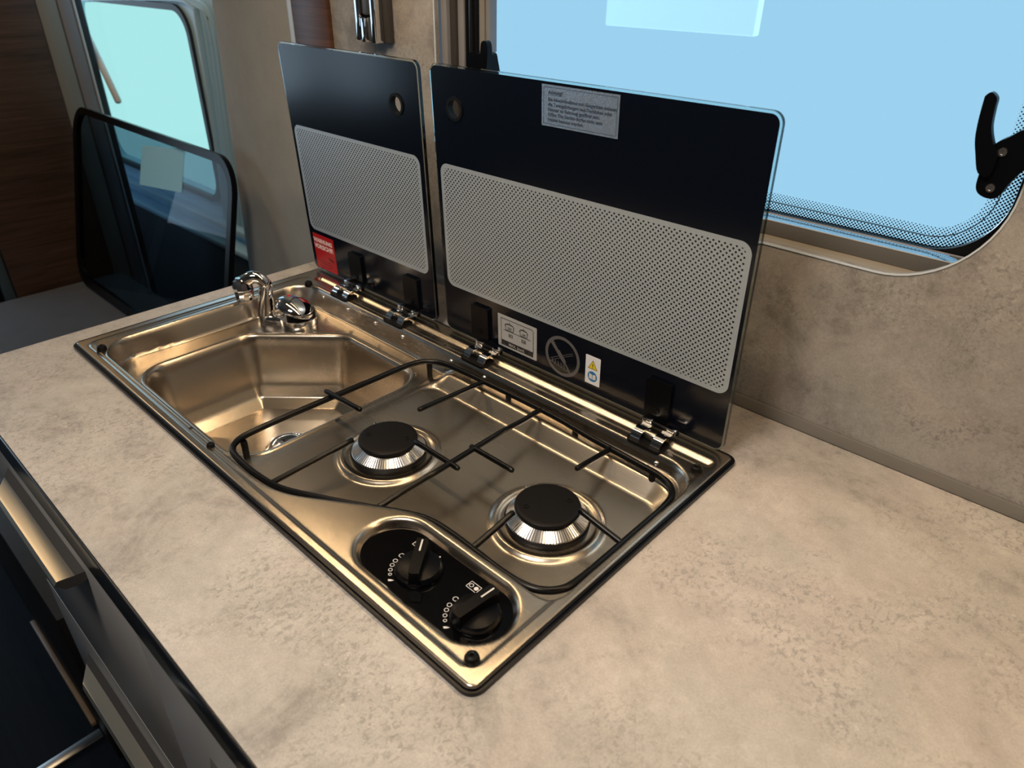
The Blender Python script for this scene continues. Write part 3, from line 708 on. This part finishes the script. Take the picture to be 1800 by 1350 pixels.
# ---------------------------------------------- hinges
def hinge(x):
    hg = bmesh.new(); prism(hg, [rr(x - .0235, .3505, x + .0235, .3765, .007, 6)], .0035, .0075); h = obj('hinge', hg, 'rubber', hob, angle=30)
    for dx in (-.0135, .0135):
        pf = []
        for k in range(9):
            a = math.radians(195 - 150 * k / 8); pf.append((.3680 + .0130 * math.cos(a), .0075 + .0105 * math.sin(a)))
        pf += [(.3805, .0165), (.3840, .0150)]
        pi = [(p[0] + (-.0012 if p[0] > .38 else 0) + (.368 - p[0]) * .12, p[1] - .0014) for p in pf]
        bm = bmesh.new(); prism(bm, [pf + pi[::-1]], x + dx - .0062, x + dx + .0062, lambda u, v, hh: (hh, u, v)); obj('hinge_clip', bm, 'chrome', h, angle=40)
    bm = bmesh.new(); tube(bm, [(x - .0125, .3690, .0112), (x + .0125, .3690, .0112)], .0058, 16); obj('hinge_roller', bm, 'steel', h)
    bm = bmesh.new(); tube(bm, [(x - .0225, .3855, .0165), (x + .0225, .3855, .0165)], .0036, 12); obj('hinge_pin', bm, 'plastic', h)
    for dx in (-.0155, .0165):
        bm = bmesh.new(); box(bm, x + dx - .0065, x + dx + .0065, .3810, .3900, .0135, .0215, bev=.0015); obj('hinge_lug', bm, 'chrome', h)
for hx in (.1265, .2650, .4365, .7140): hinge(hx)

# ---------------------------------------------- glass lids
th = math.atan(.0411)
def LT(u, v, h=0.0):       # lid plane: u = x, v = up the lid, h = out of the printed face towards the sink
    return (u, .3975 - v * math.sin(th) - h * math.cos(th), .0064 + .0012 + v * math.cos(th) - h * math.sin(th))
def lid(x0, x1, hole, silver, matname, label):
    H0, H1 = .0025, .3620
    bm = bmesh.new(); prism(bm, [rr(x0, H0, x1, H1, .011, 8), circle(hole[0], hole[1], .0128, 40)], 0.0, -.0048, lambda u, v, h: LT(u, v, h))
    L = obj('glass_lid', bm, 'glassedge', hob, smooth=False); L['label'] = label
    bm = bmesh.new(); prism(bm, [rr(x0 + .0022, H0 + .0022, x1 - .0022, H1 - .0022, .009, 8), circle(hole[0], hole[1], .0128, 40)], .0001, .0006, lambda u, v, h: LT(u, v, h))
    m = mat_lid(matname, *silver); f = obj('black_print', bm, m, L, smooth=False)
    ct, s_ = math.cos(th), math.sin(th)
    metric_uv(f, lambda c: (c.x, (c.z - .0076) * ct - (c.y - .3975) * s_)); f['label'] = 'black print with silver dotted field'
    bm = bmesh.new(); prism(bm, [circle(hole[0], hole[1], .0142, 40), circle(hole[0], hole[1], .0108, 40)], -.0062, .0022, LT); r = obj('finger_ring', bm, 'rubber', L); r['label'] = 'black rubber ring round finger hole'
    return L
lidL = lid(-.0035, .3165, (.2690, .3055), (.0045, .0755, .3065, .2450), 'lid_print_left', 'narrow left glass lid over the sink, red label in lower corner')
lidR = lid(.3390, .7880, (.3810, .3140), (.3475, .0750, .7820, .2450), 'lid_print_right', 'wide right glass lid over the burners with pot label')
# hinge blocks on the glass
for L, xs in ((lidL, (.1265, .2650)), (lidR, (.4130, .7030))):
    for x in xs:
        bm = bmesh.new(); prism(bm, [rr(x - .0165, .010, x + .0165, .062, .004, 5)], .0007, .0050, LT)
        blk = obj('hinge_block', bm, 'plastic', L, angle=30)
        bm = bmesh.new(); prism(bm, [circle(x, .022, .004, 20)], .0052, .0060, LT); obj('block_screw', bm, 'plastic', L)
# foil label "Achtung!"
h1 = .0008
def rect(u0, v0, u1, v1): return [(u0, v0), (u1, v0), (u1, v1), (u0, v1)]
bm = bmesh.new(); prism(bm, [rect(.5200, .3150, .6215, .3570)], .0007, .0009, LT); lb = obj('foil_label', bm, None, lidR, smooth=False)
g = G('silver_foil_bubbled'); n = g.noise(g.pos(), 380, 4, .7); n2 = g.noise(g.pos(), 900, 2, .6)
g.set(col=(.62, .76, .92), rough=.26, metal=.9); g.bump(g.m('ADD', n, n2), .55, .0007); lb.data.materials.clear(); lb.data.materials.append(g.mat); lb['label'] = 'silver foil warning label with German text'
bm = bmesh.new(); stroke(bm, rect(.5228, .3175, .6188, .3545), .0004, .0011, LT, True); stroke(bm, [(.5290, .3470), (.5455, .3470)], .0004, .0011, LT)
obj('label_border', bm, 'textdim', lidR)
for i, s in enumerate(('Achtung!', 'Bei Inbetriebnahme von Gasgeräten müssen', 'die Zwangslüftungen und Dachluken oder', 'Fenster im Fahrzeug geöffnet sein.', 'Offen: Die Geräte dürfen nicht zum', 'Heizen benutzt werden.')):
    v = (.3480, .3410, .3359, .3308, .3257, .3206)[i]
    text('label_text', s, .0054 if i == 0 else .0050, lambda a, b, v=v: LT(.5290 + a, v + b, .0011), 'textdim', lidR)
# pot size label
bm = bmesh.new(); prism(bm, [rr(.4450, .0135, .5150, .0620, .0012, 3)], .0007, .0009, LT); b = obj('pot_label', bm, 'silver_grey', lidR); b['label'] = 'grey label with two pots and maximum pot sizes'
bm = bmesh.new(); K = .0011
stroke(bm, [(.4510, .0290), (.4510, .0570), (.5065, .0570), (.5090, .0545), (.5090, .0240), (.4510, .0240)], .00080, K, LT, True)
flatpoly(bm, [rect(.4510, .0165, .5090, .0240)], K, LT)
for px, pw in ((.4665, .0072), (.4920, .0062)):
    b0 = .0415; stroke(bm, [(px - pw, b0 + .0085), (px - pw, b0 + .0012), (px - pw + .0012, b0), (px + pw - .0012, b0), (px + pw, b0 + .0012), (px + pw, b0 + .0085), (px - pw, b0 + .0085)], .00080, K, LT)
    stroke(bm, [(px - pw - .0016, b0 + .0060), (px - pw, b0 + .0060)], .0010, K, LT); stroke(bm, [(px + pw, b0 + .0060), (px + pw + .0016, b0 + .0060)], .0010, K, LT)
    stroke(bm, [(px - pw, b0 + .0085), (px - .001, b0 + .0100), (px + .001, b0 + .0100), (px + pw, b0 + .0085)], .00075, K, LT); flatpoly(bm, [circle(px, b0 + .0108, .0009, 10)], K, LT)
stroke(bm, [(.4555, .0402), (.5040, .0402)], .00080, K, LT)
for px, fl in ((.4685, -1), (.4920, 1)):
    stroke(bm, rect(px - .0034, .0320, px + .0034, .0362), .00075, K, LT, True); flatpoly(bm, [circle(px + fl * .0014, .0341, .0011, 12)], K, LT); ringpoly(bm, px - fl * .0015, .0341, .0009, .0004, K, LT, 12)
obj('pot_drawing', bm, 'textblack', lidR)
text('pot_size', '220', .0048, lambda a, b: LT(.4665 + a, .0432 + b, K), 'textblack', lidR, 'CENTER')
text('pot_size', '160', .0044, lambda a, b: LT(.4920 + a, .0430 + b, K), 'textblack', lidR, 'CENTER')
text('pot_text', 'MAX. [mm]', .0058, lambda a, b: LT(.4790 + a, .0183 + b, .0013), 'print_light', lidR, 'CENTER')
bm = bmesh.new(); stroke(bm, [(.4530, .0182), (.4580, .0182), (.4555, .0222)], .0005, .0013, LT, True); stroke(bm, rect(.5015, .0182, .5070, .0222), .0005, .0013, LT, True); stroke(bm, [(.5042, .0182), (.5042, .0222)], .0005, .0013, LT)
obj('pot_icons', bm, 'print_grey', lidR)['kind'] = 'stuff'
# no-cutting sign
bm = bmesh.new(); cx, cy = .5582, .0372; flatpoly(bm, [circle(cx, cy, .0282, 64), circle(cx, cy, .0238, 64)], .0008, LT)
flatpoly(bm, [[(cx - .0195, cy + .0145), (cx - .0150, cy + .0185), (cx - .0060, cy + .0070), (cx - .0098, cy + .0040)]], .0009, LT)
flatpoly(bm, [[(cx - .0098, cy + .0040), (cx - .0050, cy + .0080), (cx + .0055, cy - .0040), (cx + .0075, cy - .0135), (cx + .0015, cy - .0085), (cx - .0050, cy - .0020)]], .0009, LT)
flatpoly(bm, [[(cx + .0020, cy - .0060), (cx + .0080, cy - .0100), (cx + .0155, cy - .0210), (cx + .0100, cy - .0175)]], .0009, LT)
stroke(bm, [(cx - .0205, cy - .0120), (cx - .004, cy - .0160), (cx + .0130, cy - .0195)], .0010, .0009, LT)
for i in range(6):
    a = cx - .0150 + i * .0048; flatpoly(bm, [[(a - .0005, cy - .0135 - i * .0008), (a + .0012, cy - .0132 - i * .0008), (a - .0004, cy - .0085 - i * .0008), (a - .0020, cy - .0070 - i * .0008)]], .0010, LT)
stroke(bm, [(cx - .0190, cy - .0085), (cx + .0165, cy + .0105)], .0006, .0011, LT); stroke(bm, [(cx - .0175, cy - .0108), (cx + .0175, cy + .0082)], .0006, .0011, LT)
s = obj('no_cutting_sign', bm, 'print_grey', lidR); s['label'] = 'grey round prohibition sign with knife and flames'
# warning sticker
bm = bmesh.new(); prism(bm, [rr(.5955, .0160, .6180, .0560, .001, 3)], .0007, .0009, LT); b = obj('warning_sticker', bm, 'white', lidR); b['label'] = 'white sticker with yellow triangle and blue book symbol'
bm = bmesh.new(); flatpoly(bm, [[(.5993, .0378), (.6142, .0378), (.6068, .0505)]], .0010, LT); obj('triangle_border', bm, 'textblack', lidR)
bm = bmesh.new(); flatpoly(bm, [[(.6004, .0385), (.6131, .0385), (.6068, .0493)]], .0011, LT); obj('warning_triangle', bm, 'yellow', lidR)
text('exclamation_mark', '!', .0085, lambda a, b: LT(.6068 + a, .0396 + b, .0012), 'textblack', lidR, 'CENTER')
bm = bmesh.new(); flatpoly(bm, [circle(.6068, .0275, .0073, 32)], .0010, LT); obj('blue_disc', bm, 'blue', lidR)
bm = bmesh.new(); flatpoly(bm, [[(.6018, .0243), (.6064, .0232), (.6064, .0300), (.6018, .0312)]], .0011, LT); flatpoly(bm, [[(.6072, .0232), (.6118, .0243), (.6118, .0312), (.6072, .0300)]], .0011, LT); obj('book_symbol', bm, 'print_white', lidR)
# red label on the left lid
bm = bmesh.new(); prism(bm, [rr(.0065, .0060, .0660, .0685, .0015, 3)], .0007, .0009, LT); b = obj('red_label', bm, 'red', lidL); b['label'] = 'red notice label with white heading'
text('red_heading', 'WARNUNG', .0100, lambda a, b: LT(.0340 + a * 1.0, .0540 + b, .0011), 'pinktext', lidL, 'CENTER', .06)
text('red_heading', 'VORSICHT!', .0106, lambda a, b: LT(.0350 + a, .0430 + b, .0011), 'pinktext', lidL, 'CENTER', .06)
bm = bmesh.new()
for i in range(3): stroke(bm, [(.0150, .0215 - i * .0050), (.0480 + .006 * (i % 2), .0215 - i * .0050)], .0011, .0011, LT)
flatpoly(bm, [[(.0440, .0330), (.0600, .0290), (.0560, .0250), (.0460, .0280)]], .0011, LT); obj('red_label_lines', bm, plain('dark_red_print', (.16, .004, .006), .4), lidL)

# ---------------------------------------------- tap
tpz = FLOOR / 1000
tap = thing('mixer_tap', 'folding chrome mixer tap with red and blue dot on its lever', 'tap')
bx, by = .122, .280
bm = bmesh.new(); lathe(bm, [(.0300, tpz + .0005), (.0300, tpz + .0015), (.0285, tpz + .002), (.0290, tpz + .004), (.0295, tpz + .021), (.0288, tpz + .0235), (.0265, tpz + .0235), (.0255, tpz + .021), (0, tpz + .021)], (bx, by, 0), 64)
obj('tap_body', bm, 'chrome', tap, angle=50)
# clam-shell lever: hinged at the far side, raised towards the spout
bm = bmesh.new(); bmesh.ops.create_uvsphere(bm, u_segments=48, v_segments=24, radius=1)
for v in bm.verts:
    x, y, z = v.co; zz = z * (.0170 if z > 0 else .0035); r = .0300
    v.co = Vector((x * r * (1.10 if x < 0 else .98), y * r * .98, zz))
Rm = Matrix.Rotation(math.radians(43), 4, 'Z') @ Matrix.Rotation(math.radians(23), 4, 'Y')
LC = Vector((bx - .001, by - .001, tpz + .0350))
for v in bm.verts: v.co = Rm @ v.co + LC
obj('lever', bm, 'chrome', tap)
bm = bmesh.new(); lathe(bm, [(.0225, 0), (.0225, .012), (0, .012)], (bx + .003, by + .003, tpz + .020), 40); obj('cartridge', bm, 'rubber', tap)
for dx, mt in ((-.0170, 'red'), (-.0110, 'redblue_b')):
    bm = bmesh.new(); bmesh.ops.create_icosphere(bm, subdivisions=2, radius=.0034)
    for v in bm.verts: v.co = Rm @ (Vector((dx, .005, .0170 * math.sqrt(1 - (dx / .033) ** 2 - .03))) + Vector((v.co.x, v.co.y, v.co.z * .3))) + LC
    obj('temperature_dot', bm, mt, tap)
SC = Vector((.68, .73, 0)).normalized()
bm = bmesh.new(); A0 = Vector((bx, by, tpz + .0135)) - SC * .024; A1 = Vector((.0795, .2475, tpz + .0125)); tube(bm, [A0, A1], .0088, 24); obj('swivel_collar', bm, 'chrome', tap)
bm = bmesh.new(); lathe(bm, [(.0090, 0), (.0106, .0008), (.0106, .004), (.0090, .0048)], n=32)
rq = Vector((0, 0, 1)).rotation_difference((A1 - A0).normalized()).to_matrix().to_4x4()
for v in bm.verts: v.co = rq @ v.co + A0 + (A1 - A0) * .30
obj('collar_ring', bm, 'chrome', tap)
def oval_bar(bm, A, B, ra, rb, flat, n=32, m=10):
    A = Vector(A); B = Vector(B); d = (B - A).normalized(); s = SC.copy(); s = (s - d * s.dot(d)).normalized(); f = d.cross(s)
    rows = []; L = (B - A).length
    for i in range(m + 1):
        t = i / m; r = ra + (rb - ra) * t
        rows.append([bm.verts.new(A + d * L * t + s * r * math.cos(2 * math.pi * k / n) + f * r * flat * math.sin(2 * math.pi * k / n)) for k in range(n)])
    for sgn, row, c, r in ((-1, rows[0], A, ra), (1, rows[-1], B, rb)):
        prev = row
        for q_ in (30, 60, 80):
            a = math.radians(q_); cur = [bm.verts.new(c + (v.co - c) * math.cos(a) + d * sgn * r * math.sin(a)) for v in row]
            for k in range(n): bm.faces.new((prev[k], prev[(k + 1) % n], cur[(k + 1) % n], cur[k]))
            prev = cur
        bm.faces.new(prev)
    for p_, q_ in zip(rows, rows[1:]):
        for k in range(n): bm.faces.new((p_[k], p_[(k + 1) % n], q_[(k + 1) % n], q_[k]))
bm = bmesh.new(); oval_bar(bm, (.0765, .2490, tpz + .0155), (.0800, .2560, .046), .0140, .0098, .80); obj('spout_arm', bm, 'chrome', tap)
bm = bmesh.new(); tube(bm, spline([(.0800, .2550, .046), (.0755, .2500, .0555), (.0690, .2410, .0580), (.0620, .2300, .0520)], 6), [.0096] * 7 + [.0098] * 6 + [.0100] * 6, 24); obj('spout_head', bm, 'chrome', tap)
bm = bmesh.new(); lathe(bm, [(0, .0190), (.0080, .0185), (.0125, .0150), (.0150, .0080), (.0152, -.0050), (.0140, -.0060), (.0140, -.0165), (.0125, -.0175), (.0110, -.015), (0, -.015)], n=12)
for v in bm.verts: v.co = Matrix.Rotation(math.radians(-7), 4, 'Y') @ v.co + Vector((.0600, .2275, .0400))
obj('spray_nozzle', bm, 'chrome', tap, angle=25)

for o_ in tap.children: o_.data.transform(Matrix.Translation((-.0168, .0095, -.010)))

# ---------------------------------------------- chrome catch on the wall
ct = thing('wall_catch', 'chrome sliding catch on the wall above the left lid', 'catch')
mkbox('base_plate', (.048, .104, .508, .5195, .366, .54), 'handle_dark', ct, .002)
mkbox('side_rail', (.046, .058, .490, .508, .368, .54), 'chrome', ct, .003)
mkbox('side_rail', (.084, .095, .490, .508, .366, .54), 'chrome', ct, .003)
mkbox('slider', (.0605, .0815, .494, .508, .4035, .54), 'handle_dark', ct, .003)
mkbox('tongue', (.0605, .0700, .490, .508, .3665, .401), 'chrome', ct, .002)
mkbox('tongue', (.0715, .0815, .494, .508, .3680, .401), 'handle_dark', ct, .002)

# ---------------------------------------------- overhead locker with light strip, ceiling lamp (above the frame)
lk = thing('overhead_locker', 'overhead locker above the kitchen window', 'cabinet')
mkbox('locker_body', (-.15, 1.9, .26, .519, .632, 1.095), 'white_int', lk, .004)
cl = thing('ceiling_lamp', 'square ceiling lamp over the aisle', 'lamp')
mkbox('lamp_housing', (.58, .92, -.62, -.28, 1.065, 1.098), 'alu', cl, .004)

hp = mkbox('window_reflection_panel', (-.225, .205, 1.50, 1.53, .335, .90), plain('panel_white', (.8, .8, .8), .5), bev=.004)  # added glowing panel outside, stands in for a pale reflection on the pane
hp.data.materials[0] = G('glowing_reflection_panel').set(col=(.9, .9, .9), em=(.66, .83, 1.0), ems=2.0).mat
tag(hp, 'glowing rectangle added outside, stands in for a reflection at the top of the kitchen window', 'reflection panel')

# ------------------------------------------------------------------ lift to worktop height and put every origin at its base
dg = [o for o in C.objects if o.parent is None and o.type in ('MESH', 'EMPTY')]
def tree(o):
    yield o
    for c in o.children: yield from tree(c)
bpy.context.view_layer.update()
for root in dg:
    ms = [o for o in tree(root) if o.type == 'MESH']
    pts = []
    for o in ms:
        mw = o.matrix_world
        cs = [mw @ Vector(c) for c in o.bound_box]; pts += cs
    lo = Vector([min(p[i] for p in pts) for i in range(3)]); hi = Vector([max(p[i] for p in pts) for i in range(3)])
    base = Vector(((lo.x + hi.x) / 2, (lo.y + hi.y) / 2, lo.z))
    if root.type == 'EMPTY':
        root.location = base + Vector((0, 0, Z0))
        for c in root.children: c.location = c.location - base
        if 'base' in root: del root['base']
    else:
        root.data.transform(Matrix.Translation(-base)); root.location = base + Vector((0, 0, Z0))
